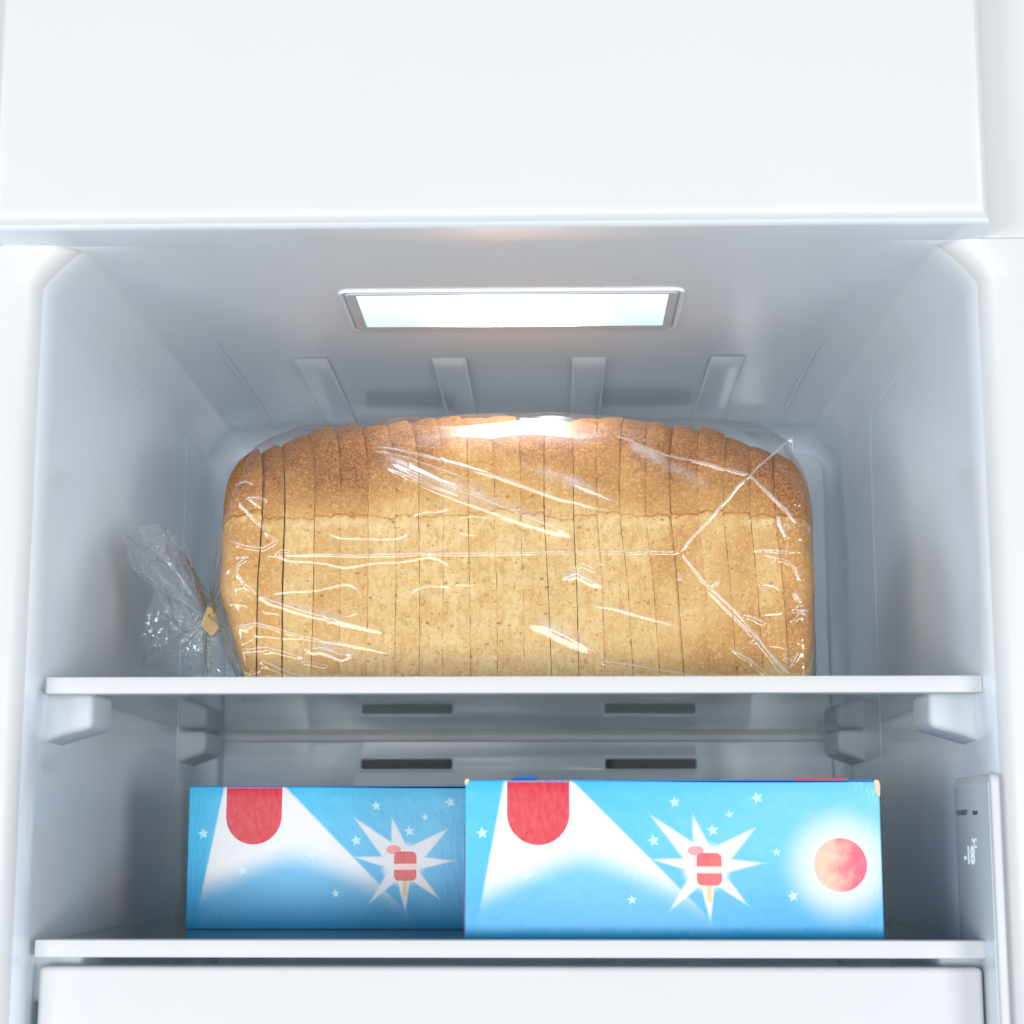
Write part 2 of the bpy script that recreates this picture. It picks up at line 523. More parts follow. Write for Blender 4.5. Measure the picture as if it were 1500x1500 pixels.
# ------------------------------------------------------------------ glass shelves
def shelf(dz, label):
    t = empty("glass_shelf", (CX, 0.911, 0.0735 + dz), label, "shelf", "glass shelves of the freezer")
    box("front_trim", (-0.2505, 0.2090, 0.9050, 0.9165, 0.0708 + dz, 0.0790 + dz), M['trim'], t, bev=0.0006, seg=2)
    box("glass_pane", (-0.2480, 0.2035, 0.9168, 1.3175, 0.0732 + dz, 0.0780 + dz), M['glass'], t, bev=0.0)
    box("rear_trim", (-0.2440, 0.1995, 1.3180, 1.3290, 0.0690 + dz, 0.0786 + dz), M['trim'], t, bev=0.0010, seg=2)
    return t
shelf(0.0, "upper glass shelf with white front edge carrying the bagged loaf")
SH2 = -0.1265
shelf(SH2, "lower glass shelf with white front edge under the blue boxes")

drawer = bpy.data.objects.new("drawer", None); COL.objects.link(drawer); drawer.parent = freezer; drawer.location = (0, 0.02, -0.4)
box("drawer_front", (-0.2490, 0.2040, 0.908, 0.924, -0.25, -0.0600), M['trim'], drawer, bev=0.003, seg=4)
box("drawer_tray", (-0.2350, 0.1900, 0.9245, 1.28, -0.245, -0.10), M['liner'], drawer, bev=0.004, seg=3)

# ------------------------------------------------------------------ sliced loaf
Y0 = 0.9755                       # front side of the loaf
DEP = 0.122                       # front to back
ZB = 0.0796                       # underside
ZCR = un(750, 756, Y0)[2]         # height of the tin line

def top_curve(px, table):
    xs, ys = zip(*table)
    return np.interp(px, xs, ys)
BREAD_TOP = [(316, 705), (335, 692), (372, 667), (400, 657), (435, 643), (473, 635), (510, 630), (550, 628), (587, 626), (625, 621), (663, 619), (703, 618), (757, 619), (838, 620), (918, 621), (958, 626), (993, 632), (1033, 638), (1068, 646), (1105, 657), (1138, 669), (1175, 690), (1200, 712)]
YTOP = Y0 + DEP * 0.50

bot_px = [356, 376, 414, 456, 497, 537, 578, 615, 649, 691, 730, 769, 808, 848, 887, 927, 966, 1002, 1040, 1079, 1118, 1157, 1190]
mid_px = [319, 377, 414, 459, 498, 539, 579, 615, 649, 688, 728, 766, 803, 845, 883, 920, 957, 993, 1033, 1070, 1110, 1148, 1196]
crs_px = [324, 384, 417, 460, 498, 539, 578, 613, 649, 686, 724, 762, 797, 840, 875, 908, 945, 983, 1023, 1060, 1099, 1136, 1190]
top_px = [332, 372, 400, 435, 473, 510, 550, 587, 625, 663, 703, 752, 798, 838, 878, 918, 958, 993, 1033, 1068, 1105, 1138, 1184]
NS = 22
Zmid = un(750, 860, Y0)[2]; Zbot = un(750, 990, Y0)[2]
XBv = [(un(bot_px[i], 990, Y0)[0], un(mid_px[i], 860, Y0)[0], un(crs_px[i], 756, Y0)[0], un(top_px[i], top_curve(top_px[i], BREAD_TOP), YTOP)[0]) for i in range(NS + 1)]

def xb(i, y, z):
    """x of cut i at depth y, height z: leans with height, and turns with depth."""
    b0, m0, c0, t0 = XBv[i]
    zz = min(z, ZCR)
    x = np.interp(zz, [ZB, Zbot, Zmid, ZCR], [b0, b0, m0, c0])
    k = (t0 - c0) / (YTOP - Y0)
    return x + k * (y - Y0) * 0.92


def ztop_at(X_):
    px = proj(np.array([X_, YTOP, 0.235]))[0]
    return un(px, top_curve(px, BREAD_TOP), YTOP)[2]


NP_ = 150
def section(zt, yo, zcr):
    """closed outline of a slice, front side first: [(y, z, crown 0..1, normal-ish)]"""
    pts = []
    hb = zt - zcr
    yc = Y0 + DEP / 2; a = DEP / 2
    # bottom from back to front
    for k in range(18): 
        t = k / 18; pts.append((yc + (a - 0.010) * (1 - 2 * t), ZB, -1.0))
    # front bottom corner
    for k in range(7):
        t = math.pi / 2 * k / 7; r = 0.007
        pts.append((yc - a + 0.003 + r - r * math.sin(t), ZB + r - r * math.cos(t), -0.6))
    # front side
    nf = 34
    for k in range(nf):
        t = k / nf; z = ZB + 0.007 + (zcr - 0.0012 - ZB - 0.007) * t
        pts.append((yc - a + 0.003 * (1 - t) - 0.0012 * math.sin(t * math.pi), z, 0.0))
    # tin line: a small nick, then the crown swells out
    pts.append((yc - a + 0.0006, zcr - 0.0004, 0.0))
    pts.append((yc - a + 0.0011, zcr + 0.0004, 0.06))
    nc = 64
    for k in range(nc + 1):
        t = math.pi * k / nc
        n = 2.25
        c, s = math.cos(t), math.sin(t)
        y = yc - (a + 0.0008) * math.copysign(abs(c) ** (2 / n), c)
        z = zcr + 0.0010 + (hb - 0.001) * abs(s) ** (2 / n)
        pts.append((y, z, 0.12 + 0.88 * (z - zcr) / 0.066))
    # back side
    for k in range(14):
        t = k / 14; z = zcr - (zcr - ZB - 0.007) * t
        pts.append((yc + a - 0.003 * t, z, 0.0))
    for k in range(4):
        t = math.pi / 2 * k / 4; r = 0.007
        pts.append((yc + a - 0.003 - r + r * math.cos(t), ZB + r - r * math.sin(t), -0.6))
    return [(y + yo, z, c) for y, z, c in pts]


# crust and crumb
def bread_mat(name, cut):
    m, nt, b = new_mat(name)
    v = coords(nt)
    at = nt.nodes.new('ShaderNodeAttribute'); at.attribute_name = "crown"
    crown = X(at.outputs['Fac'])
    wn = nt.nodes.new('ShaderNodeTexNoise'); wn.inputs['Scale'].default_value = 420; wn.inputs['Detail'].default_value = 2
    nt.links.new(v, wn.inputs['Vector'])
    wv = nt.nodes.new('ShaderNodeVectorMath'); wv.operation = 'MULTIPLY_ADD'
    nt.links.new(wn.outputs['Color'], wv.inputs[0]); wv.inputs[1].default_value = (0.0026, 0.0026, 0.0026); nt.links.new(v, wv.inputs[2])
    v0 = v; v = wv.outputs[0]
    n1 = tex_noise(nt, v, 90, 4, 0.65); n2 = tex_noise(nt, v, 620, 4, 0.7); n3 = tex_noise(nt, v0, 22, 3)
    nv = tex_noise(nt, v, 430, 3, 0.6, (1.0, 1.0, 0.45))
    pale = lin(240, 209, 148); tan_ = lin(224, 182, 114)
    side = mix(nt, n1.step(0.33, 0.68), tan_, pale)
    side = mix(nt, (nv.step(0.44, 0.70)) * 0.6, side, lin(202, 150, 84))
    side = mix(nt, (n2.step(0.50, 0.68)) * 0.65, side, lin(244, 218, 160))
    if cut:
        col = mix(nt, n2.step(0.35, 0.7), lin(204, 164, 100), lin(236, 206, 150))
    else:
        oi = nt.nodes.new('ShaderNodeObjectInfo')
        sx = nt.nodes.new('ShaderNodeSeparateXYZ'); nt.links.new(v0, sx.inputs[0])
        ex = X(sx.outputs[0]) / 0.16
        k = crown + (ex * ex) * 0.34 - 0.02 + (n3 - 0.5) * 0.8 + (n1 - 0.5) * 0.5 + (X(oi.outputs['Random']) - 0.5) * 0.22
        brown = mix(nt, n2.step(0.38, 0.64), lin(122, 68, 24), lin(178, 116, 54))
        brown = mix(nt, tex_noise(nt, v, 1100, 2, 0.6).step(0.56, 0.70) * 0.6, brown, lin(226, 178, 112))
        gold = mix(nt, n1.step(0.3, 0.7), lin(192, 132, 62), lin(218, 168, 96))
        gold = mix(nt, (n2.step(0.48, 0.66)) * 0.65, gold, lin(238, 200, 136))
        col = mix(nt, k.step(0.05, 0.28), side, gold)
        col = mix(nt, k.step(0.20, 0.72), col, brown)
        rag = tex_noise(nt, v, 150, 4, 0.7)
        at2 = nt.nodes.new('ShaderNodeAttribute'); at2.attribute_name = "tear"
        col = mix(nt, (X(at2.outputs['Fac']) + (rag - 0.5) * 2.6).step(0.55, 1.15) * 0.55, col, lin(244, 218, 160))
        g = X(tex_voro(nt, v0, 800)).step(0.14, 0.26)
        gm = tex_noise(nt, v0, 160, 2).step(0.46, 0.60)
        col = mix(nt, (1.0 - g) * gm * 0.65 * crown.step(0.1, 0.5), col, lin(236, 190, 116))
    # bran flecks, a few larger and reddish, many small
    for sc_, lo, hi, pw, kp, cc in ((210, 0.12, 0.26, 0.75, 0.60, lin(156, 88, 40)), (520, 0.12, 0.30, 0.85, 0.40, lin(166, 98, 44)), (120, 0.05, 0.13, 0.85, 0.55, lin(140, 70, 30))):
        vv = nt.nodes.new('ShaderNodeMapping'); nt.links.new(v, vv.inputs['Vector']); vv.inputs['Scale'].default_value = (0.8, 1, 1.2); vv.inputs['Rotation'].default_value = (0.3, 0.2 + sc_, 0.1)
        vo = nt.nodes.new('ShaderNodeTexVoronoi'); vo.inputs['Scale'].default_value = sc_; nt.links.new(vv.outputs[0], vo.inputs['Vector'])
        colr = nt.nodes.new('ShaderNodeSeparateColor'); nt.links.new(vo.outputs['Color'], colr.inputs[0])
        keep = X(colr.outputs[0]).step(kp, kp + 0.05)
        col = mix(nt, (1.0 - X(vo.outputs['Distance']).step(lo, hi)) * keep * (X(colr.outputs[1]) * 0.7 + 0.3) * pw, col, cc)
    nt.links.new(col, b.inputs['Base Color'])
    b.inputs['Roughness'].default_value = 0.72
    b.inputs['Specular IOR Level'].default_value = 0.25
    b.inputs['Subsurface Weight'].default_value = 0.0
    h = n2 * 0.00045 + n1 * 0.0012 + nv * 0.0003
    bump(nt, h, b, 0.9, 1.0)
    return m
M['crust'] = bread_mat("bread_crust", False)
M['crumb'] = bread_mat("bread_crumb", True)

loaf = empty("sliced_loaf", (CX, Y0 + DEP / 2, ZB), "sliced wholemeal tin loaf with brown domed crust inside the clear bag", "bread")

def fb(p, s, o=3):
    return mnoise.fractal(Vector(p) * s, 0.9, 2.0, o)

gap = [0.0] + [random.choice((0.00005, 0.00009, 0.00013, 0.00018)) for _ in range(NS - 1)] + [0.0]
gap[1] = 0.00036; gap[2] = 0.0004
for i in range(NS):
    jt = random.uniform(-0.0014, 0.0014); yo = random.uniform(-0.0011, 0.0011); zj = random.uniform(-0.0022, 0.0022)
    if i == 18: jt = 0.0022; yo = -0.0010
    if i == 21: zj = -0.001
    first, last = i == 0, i == NS - 1
    ns = 18 if (first or last) else 9
    V, CR, TE, F, MI = [], [], [], [], []
    for s in range(ns):
        q = s / (ns - 1)
        if first: q = q ** 1.0
        rim = 0.0
        e = min(q, 1 - q) * (ns - 1)
        inset = 0.00022 if e < 0.5 else 0.0
        inset_c = 0.00025 if e < 0.5 else (0.00012 if e < 1.5 else 0.0)
        if first: qq = max(0.0, (0.72 - q) / 0.72)
        elif last: qq = max(0.0, (q - 0.28) / 0.72)
        else: qq = 0.0
        Xm = (1 - q) * XBv[i][1] + q * XBv[i + 1][1]
        zt = ztop_at(np.clip((1 - q) * XBv[i][3] + q * XBv[i + 1][3], un(335, 700, YTOP)[0], un(1180, 700, YTOP)[0])) + jt
        saw = 0.0013 if i < 9 else (0.0003 if i < 15 else -0.0008)
        zt += saw * (2 * q - 1) + 0.0001 * math.sin(math.pi * q)
        sec = section(zt, yo, ZCR + zj + 0.0022 * fb((i * 3.1 + q * 2.2, 0.3, 0.7), 1.0, 3))
        d_in = 0.020 * (1 - math.sqrt(max(0.0, 1 - qq ** 2.6)))
        yc, zc = Y0 + DEP / 2, (ZB + zt) / 2
        for (y, z, c) in sec:
            if d_in > 0:
                dy, dz_ = y - yc, z - zc
                y = yc + dy * (1 - d_in / (DEP / 2)); z = zc + dz_ * (1 - 0.75 * d_in / ((zt - ZB) / 2))
            z = max(z, ZB)
            g0, g1 = gap[i], gap[i + 1]
            x = (1 - q) * (xb(i, y, z) + g0) + q * (xb(i + 1, y, z) - g1)
            p = Vector((x, y, z))
            dy, dz_ = y - yc, (z - zc) * 0.8
            ln = math.hypot(dy, dz_) + 1e-9
            dd = 0.0007 * fb((x, y, z), 60) + 0.00045 * fb((x + 3, y, z), 240, 2) - inset - (inset_c if c > 0.3 else 0.0)
            if e < 1.5: dd -= 0.00035 * abs(fb((x, y + 5, z), 400, 2))
            cut_j = 0.00022 * fb((q * 3 + i * 7.3, y, z), 180, 3) if 0.5 > e else 0.0
            y += dd * dy / ln; z = max(ZB, z + dd * dz_ / ln)
            V.append((x + cut_j, y, z)); CR.append(c); TE.append(max(0.0, 1 - abs(z - (ZCR + zj - 0.003)) / 0.0085) if y < yc and c <= 0.05 else 0.0)
    n = len(sec)
    for s in range(ns - 1):
        for k in range(n):
            F.append((s * n + k, s * n + (k + 1) % n, (s + 1) * n + (k + 1) % n, (s + 1) * n + k)); MI.append(0)
    for base, flip, outer in ((0, False, first), ((ns - 1) * n, True, last)):
        cy = np.mean([V[base + k] for k in range(n)], axis=0)
        V.append(tuple(cy)); CR.append(0.15); TE.append(0.0); ci = len(V) - 1
        for k in range(n):
            a_, b_ = base + k, base + (k + 1) % n
            F.append((b_, a_, ci) if not flip else (a_, b_, ci)); MI.append(0 if outer else 1)
    me = mesh_from(V, F)
    me.attributes.new("crown", 'FLOAT', 'POINT').data.foreach_set("value", np.array(CR, dtype=np.float32))
    me.attributes.new("tear", 'FLOAT', 'POINT').data.foreach_set("value", np.array(TE, dtype=np.float32))
    bm = bmesh.new(); bm.from_mesh(me); bmesh.ops.recalc_face_normals(bm, faces=bm.faces); bm.to_mesh(me); bm.free()
    o = link("bread_slice", me, [M['crust'], M['crumb']], loaf, True, 60)
    me.polygons.foreach_set("material_index", np.array(MI, dtype=np.int32))

# ------------------------------------------------------------------ clear bag round the loaf
bag = empty("plastic_bag", (CX, Y0 + DEP / 2, 0.0782), "clear crinkled plastic bag wrapped round the loaf and gathered at its left end", "plastic bag")

def vnoise(P_, scale, seed):
    """smooth value noise of an (..., 3) array."""
    r = np.random.RandomState(seed); T = r.rand(64, 64, 64).astype(np.float32)
    Q = P_ * scale + 100.0
    I = np.floor(Q).astype(int); Fq = Q - I; Fq = Fq * Fq * (3 - 2 * Fq)
    out = 0
    for a in (0, 1):
        for b_ in (0, 1):
            for c in (0, 1):
                w = (Fq[..., 0] if a else 1 - Fq[..., 0]) * (Fq[..., 1] if b_ else 1 - Fq[..., 1]) * (Fq[..., 2] if c else 1 - Fq[..., 2])
                out = out + w * T[(I[..., 0] + a) % 64, (I[..., 1] + b_) % 64, (I[..., 2] + c) % 64]
    return out * 2 - 1

def seg_dist(px, py, poly):
    """distance to a polyline and the share of its length at the nearest point."""
    best = np.full(px.shape, 1e9); tt = np.zeros(px.shape)
    L = [math.hypot(poly[k + 1][0] - poly[k][0], poly[k + 1][1] - poly[k][1]) for k in range(len(poly) - 1)]
    tot = sum(L); acc = 0
    for k in range(len(poly) - 1):
        ax, ay = poly[k]; bx, by = poly[k + 1]
        dx, dy = bx - ax, by - ay
        t = np.clip(((px - ax) * dx + (py - ay) * dy) / (dx * dx + dy * dy + 1e-9), 0, 1)
        d_ = np.hypot(px - ax - t * dx, py - ay - t * dy)
        m_ = d_ < best
        best = np.where(m_, d_, best); tt = np.where(m_, (acc + t * L[k]) / tot, tt)
        acc += L[k]
    return best, tt

BAG_TOP = [(300, 800), (318, 730), (330, 692), (352, 664), (380, 648), (420, 636), (470, 627), (560, 621), (640, 616), (800, 614), (980, 615), (1060, 620), (1110, 627), (1140, 636), (1165, 650), (1185, 676), (1200, 725), (1212, 800)]
XL, XR = un(303, 860, Y0)[0], un(1207, 860, Y0)[0]
NU, NVF, NVB = 680, 400, 110

us = np.linspace(0, 1, NU)
# section: front run bottom -> crown -> top (dense), then down the back and along the bottom (coarse)
yc, a_h = Y0 + DEP / 2, DEP / 2 + 0.0034
P = np.zeros((NU, NVF + NVB, 3))
clip_p = un(306, 905, 1.010)
for iu, u in enumerate(us):
    xq = XL + (XR - XL) * u
    px = 303 + (1207 - 303) * u
    zt = un(px, top_curve(px, BAG_TOP), YTOP)[2]
    zb = ZB - 0.0008
    h = zt - zb
    # ends close like a pillow
    eR = max(0.0, (u - 0.955) / 0.045); eL = max(0.0, (0.050 - u) / 0.050)
    sR = math.sqrt(max(0.0, 1 - eR ** 2.4)) * 0.55 + 0.45 * (1 - eR ** 6)
    sR = max(sR, 0.02)
    zcr = ZCR + 0.004
    tf = np.linspace(0, 1, NVF)
    # front half: lower face (0..0.5) and crown quarter (0.5..1)
    y = np.zeros(NVF + NVB); z = np.zeros(NVF + NVB)
    lo = tf < 0.5
    tl = tf[lo] / 0.5
    y[:NVF][lo] = yc - a_h + 0.006 * np.clip((0.06 - tl) / 0.06, 0, 1) ** 2 + 0.002 * (1 - tl)
    z[:NVF][lo] = zb + (zcr - zb) * tl
    tc = (tf[~lo] - 0.5) / 0.5 * (math.pi / 2)
    nexp = 2.35
    y[:NVF][~lo] = yc - a_h * np.cos(tc) ** (2 / nexp)
    z[:NVF][~lo] = zcr + (zt - zcr) * np.sin(tc) ** (2 / nexp)
    tb = np.linspace(0, 1, NVB + 1)[1:]
    k1, k2, k3 = tb < 0.35, (tb >= 0.35) & (tb < 0.70), tb >= 0.70
    tq = tb[k1] / 0.35 * (math.pi / 2)
    y[NVF:][k1] = yc + a_h * np.sin(tq) ** (2 / nexp); z[NVF:][k1] = zcr + (zt - zcr) * np.cos(tq) ** (2 / nexp)
    t2 = (tb[k2] - 0.35) / 0.35
    y[NVF:][k2] = yc + a_h; z[NVF:][k2] = zcr + (zb - zcr) * t2
    t3 = (tb[k3] - 0.70) / 0.30
    y[NVF:][k3] = yc + a_h - (2 * a_h - 0.006) * t3 * 0.985; z[NVF:][k3] = zb
    # right end: pinch towards a vertical fold in mid depth
    y = yc + (y - yc) * sR
    if eR > 0: z = zb + (z - zb) * (1 - 0.06 * eR)
    # left end: draw in towards the clip with pleats
    x = np.full_like(y, xq)
    if eL > 0:
        k = (1 - math.sqrt(max(0.0, 1 - eL ** 1.7))) 
        k = min(1.0, k)
        ang = np.arctan2(z - clip_p[2], y - clip_p[1])
        pleat = 1 + 0.16 * k * np.sin(ang * 13) + 0.10 * k * np.sin(ang * 29 + 1.0)
        y = clip_p[1] + (y - clip_p[1]) * (1 - k * 0.965) * pleat
        z = clip_p[2] + (z - clip_p[2]) * (1 - k * 0.965) * pleat
        z = np.maximum(z, zb)
        x = x - 0.004 * k
    P[iu, :, 0] = x; P[iu, :, 1] = y; P[iu, :, 2] = z
# slanting left end like the leaning heel
slant = np.interp(P[..., 2], [ZB, Zbot, Zmid, ZCR, 0.21], [0.011, 0.0095, 0.0, 0.001, 0.004])
P[..., 0] += slant * np.clip(1 - (P[..., 0] - XL) / 0.06, 0, 1)

# outward normals
dU = np.gradient(P, axis=0); dV = np.gradient(P, axis=1)
Nn = np.cross(dV, dU); Nn /= (np.linalg.norm(Nn, axis=-1, keepdims=True) + 1e-12)
cen = np.stack([P[..., 0], np.full(P.shape[:2], yc), np.full(P.shape[:2], 0.155)], -1)
sgn = np.sign(np.sum(Nn * (P - cen), -1, keepdims=True)); sgn[sgn == 0] = 1
Nn *= sgn
front = np.zeros(P.shape[:2]); front[:, :NVF] = 1.0
D = 0.0007 * vnoise(P * np.array([0.35, 1, 1]), 24, 1) + 0.0001 * vnoise(P * np.array([0.5, 1, 1]), 70, 2)
crownm = np.clip((P[..., 2] - 0.195) / 0.02, 0, 1)
D += crownm * (0.0026 * vnoise(P, 34, 12) + 0.0012 * vnoise(P * np.array([0.6, 1, 1]), 75, 13))
# crumple: folded noise gives straight little creases
cr = np.abs(vnoise(P * np.array([1, 1, 1.6]), 45, 3)); D += 0.00035 * np.exp(-cr / 0.05) * np.clip(vnoise(P, 14, 4) * 2, 0, 1)
cr = np.abs(vnoise(P * np.array([1.4, 1, 0.8]), 80, 5)); D += 0.0002 * np.exp(-cr / 0.07) * np.clip(vnoise(P, 18, 6) * 2 + 0.1, 0, 1)
# more crinkle near both ends
endw = np.clip((np.abs(P[..., 0] - CX + 0.0) - 0.11) / 0.06, 0, 1)
cr = np.abs(vnoise(P, 60, 7)); D += endw * 0.00045 * np.exp(-cr / 0.06)
bx_, by_ = proj(P)
# folds: (polyline on the picture of the bag's front, half width px, height mm, taper at start, taper at end)
FOLDS = [
 ([(375, 813), (540, 812), (700, 810), (860, 808), (998, 808)], 2.2, 0.75, .3, .02),
 ([(998, 808), (1006, 796), (1030, 770), (1062, 735), (1097, 697), (1130, 668), (1160, 641)], 2.0, 0.8, .02, .02),
 ([(998, 809), (1030, 850), (1080, 898), (1110, 935), (1150, 990)], 2.2, 0.85, .02, .05),
 ([(1030, 858), (1062, 890), (1098, 925), (1130, 960), (1160, 992)], 2.0, 0.7, .2, .1),
 ([(1098, 805), (1130, 806), (1172, 809)], 2.2, 0.8, .2, .3),
 ([(543, 654), (600, 664), (677, 683), (740, 702), (823, 730), (905, 748)], 3.4, 1.3, .05, .5),
 ([(548, 662), (600, 672), (680, 700), (760, 726)], 2.0, 0.7, .05, .5),
 ([(555, 670), (600, 690), (647, 710), (713, 733), (780, 760), (850, 786)], 8.0, 2.8, .10, .45),
 ([(560, 682), (640, 718), (720, 745)], 2.2, 0.8, .1, .5),
 ([(905, 640), (940, 655), (975, 668), (1040, 682), (1098, 697)], 3.4, 1.35, .05, .02),
 ([(1098, 697), (1125, 722), (1150, 745), (1172, 772)], 2.2, 0.9, .02, .3),
 ([(918, 650), (955, 668), (1000, 692), (1045, 718)], 5.5, 0.9, .1, .4),
 ([(760, 684), (820, 700), (880, 722), (920, 742)], 6.0, 0.8, .4, .4),
 ([(600, 650), (660, 640), (720, 648), (790, 640), (850, 646), (900, 640)], 7.0, 1.6, .3, .3),
 ([(880, 968), (950, 978), (1035, 993)], 2.4, 0.9, .05, .05),
 ([(770, 912), (800, 918), (830, 932), (872, 952)], 7.0, 0.8, .4, .4),
 ([(822, 848), (845, 840), (868, 852), (890, 862)], 5.0, 0.8, .2, .4),
 ([(842, 832), (852, 824), (868, 832), (880, 822)], 3.2, 1.4, .1, .1),
 ([(350, 737), (383, 770)], 2.0, 0.9, .05, .05),
 ([(362, 728), (378, 728), (392, 734)], 2.0, 0.9, .05, .1),
 ([(362, 728), (384, 744)], 1.8, 0.8, .05, .3),
 ([(340, 713), (360, 706), (372, 711)], 2.6, 1.0, .1, .1),
 ([(334, 790), (360, 800), (385, 803), (405, 791), (386, 778)], 2.4, 1.0, .2, .1),
 ([(404, 812), (412, 805), (424, 807)], 2.6, 1.0, .1, .2),
 ([(345, 816), (362, 816), (348, 826), (346, 838), (360, 856), (377, 870)], 2.0, 0.9, .1, .1),
 ([(377, 872), (430, 890), (500, 910), (580, 930)], 4.5, 0.7, .1, .6),
 ([(340, 920), (375, 913), (410, 922), (470, 938), (580, 957)], 2.2, 0.8, .05, .5),
 ([(352, 951), (390, 948), (425, 957), (445, 962)], 2.6, 1.0, .1, .3),
 ([(445, 950), (470, 948), (500, 958), (520, 958)], 6.0, 0.9, .2, .3),
 ([(442, 967), (460, 970), (480, 976)], 2.2, 1.0, .1, .1),
 ([(382, 967), (410, 980), (432, 988), (460, 991)], 3.0, 1.1, .1, .1),
 ([(1138, 754), (1146, 775), (1154, 790)], 2.6, 1.1, .2, .1),
 ([(1118, 812), (1150, 820), (1166, 832), (1170, 850)], 2.2, 0.9, .2, .1),
 ([(1163, 862), (1172, 882), (1163, 892), (1186, 896)], 3.0, 1.2, .1, .1),
 ([(1160, 912), (1170, 898), (1182, 903)], 2.6, 1.1, .1, .1),
 ([(1085, 900), (1105, 905), (1122, 914)], 2.4, 1.0, .1, .2),
 ([(1101, 942), (1108, 928), (1116, 940)], 2.6, 1.1, .1, .1),
 ([(1148, 962), (1160, 968), (1168, 956), (1158, 978)], 2.8, 1.2, .1, .1),
 ([(1040, 858), (1047, 858), (1052, 850)], 2.2, 1.0, .1, .1),
 ([(993, 838), (994, 850)], 2.0, 0.8, .1, .1),
 ([(1070, 950), (1100, 968), (1130, 992)], 2.2, 0.8, .3, .1),
 ([(860, 884), (900, 892), (960, 908), (1000, 920)], 1.8, 0.35, .3, .3),
 ([(340, 772), (330, 850), (345, 930)], 4.0, 1.0, .3, .3),
 ([(1185, 700), (1196, 780), (1200, 880), (1203, 960)], 3.0, 0.9, .2, .2),
]
SHEEN = np.zeros(P.shape[:2])  # sheen and whitening painted along the folds, per vertex
for poly, w, hgt, t0, t1 in FOLDS:
    x0, x1 = min(p[0] for p in poly) - 5 * w, max(p[0] for p in poly) + 5 * w
    y0, y1 = min(p[1] for p in poly) - 5 * w, max(p[1] for p in poly) + 5 * w
    msk = (bx_ > x0) & (bx_ < x1) & (by_ > y0) & (by_ < y1) & (front > 0)
    if not msk.any(): continue
    qx, qy = bx_[msk], by_[msk]
    wob = vnoise(np.stack([qx * .05, qy * .05, qx * 0 + hgt * 9], -1), 1.0, 9) * 1.2
    d_, tt = seg_dist(qx + wob, qy + wob, poly)
    tap = np.clip(tt / (t0 + 1e-6), 0, 1) ** 0.7 * np.clip((1 - tt) / (t1 + 1e-6), 0, 1) ** 0.7
    if w < 3.5: hgt *= 0.72
    # a fold: sharp crest, one flank steeper than the other
    D[msk] += hgt * 0.001 * tap * np.exp(-np.abs(d_ / w) ** 1.5)
    if w >= 4.5: SHEEN[msk] = np.maximum(SHEEN[msk], 0.80 * np.clip(tap, 0, 1) ** 1.5 * np.exp(-np.abs(d_ / (w * 1.35)) ** 2) * (0.6 + 0.4 * np.clip(wob, -1, 1)))  # wide folds: a soft sheen painted into the film colour
    if w < 3.5: SHEEN[msk] = np.maximum(SHEEN[msk], tap * np.exp(-np.abs(d_ / 1.3) ** 2) * (0.45 + 0.55 * np.clip(wob + 0.5, 0, 1)))  # narrow creases: whitened film, painted to carry their bright glint lines too
bottom = P[..., 2] < ZB + 0.002
D = np.where(bottom, np.clip(D, -0.0002, 0.0), D)
P2 = P + Nn * D[..., None]
P2[..., 2] = np.maximum(P2[..., 2], 0.0782)
me = grid_mesh(P2, close_v=True)
me.attributes.new("crease_sheen", 'FLOAT', 'POINT').data.foreach_set("value", SHEEN.astype(np.float32).ravel())
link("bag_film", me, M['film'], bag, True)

def seam(pts, rad):
    """welded film edge: a slim round bead"""
    pts = np.array(pts); n = 40
    q = np.linspace(0, len(pts) - 1, n)
    C_ = np.stack([np.interp(q, np.arange(len(pts)), pts[:, k]) for k in range(3)], -1)
    tg = np.gradient(C_, axis=0); tg /= np.linalg.norm(tg, axis=1, keepdims=True)
    a1 = np.cross(tg, [0, 1, 0.1]); a1 /= np.linalg.norm(a1, axis=1, keepdims=True); a2 = np.cross(tg, a1)
    G = np.array([[c + rad * (math.cos(k) * u1 + math.sin(k) * u2) for k in np.linspace(0, 2 * math.pi, 8, endpoint=False)] for c, u1, u2 in zip(C_, a1, a2)])
    return link("film_seam", grid_mesh(G, close_v=True), M['weld'], bag, True)

# the bag's pointed corner standing up at the right end, two sheets with a welded edge
def sheet(name, A, B_, C_, D_, amp, sc, seed, mat, n=40, m=40, bow=0.0):
    A, B_, C_, D_ = map(np.array, (A, B_, C_, D_))
    G = np.zeros((n, m, 3))
    for i in range(n):
        for j in range(m):
            s, t = i / (n - 1), j / (m - 1)
            G[i, j] = (A * (1 - s) + B_ * s) * (1 - t) + (D_ * (1 - s) + C_ * s) * t
    s = np.linspace(0, 1, n)[:, None]; t = np.linspace(0, 1, m)[None, :]
    G[..., 1] += bow * np.sin(math.pi * s) * np.sin(math.pi * t)
    f = np.abs(vnoise(G, sc, seed))
    G[..., 1] += amp * (np.exp(-f / 0.12) - 0.4) + amp * 1.2 * vnoise(G, sc * .4, seed + 1)
    return link(name, grid_mesh(G), mat, bag, True)
tip = un(1161, 640, YTOP - 0.012)
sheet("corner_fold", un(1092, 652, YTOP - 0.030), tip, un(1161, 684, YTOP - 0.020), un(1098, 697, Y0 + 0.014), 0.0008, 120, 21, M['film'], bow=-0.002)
sheet("corner_fold", un(1085, 628, YTOP + 0.006), tip, un(1161, 684, YTOP - 0.016), un(1150, 690, YTOP + 0.010), 0.0008, 120, 23, M['film'], bow=0.002)

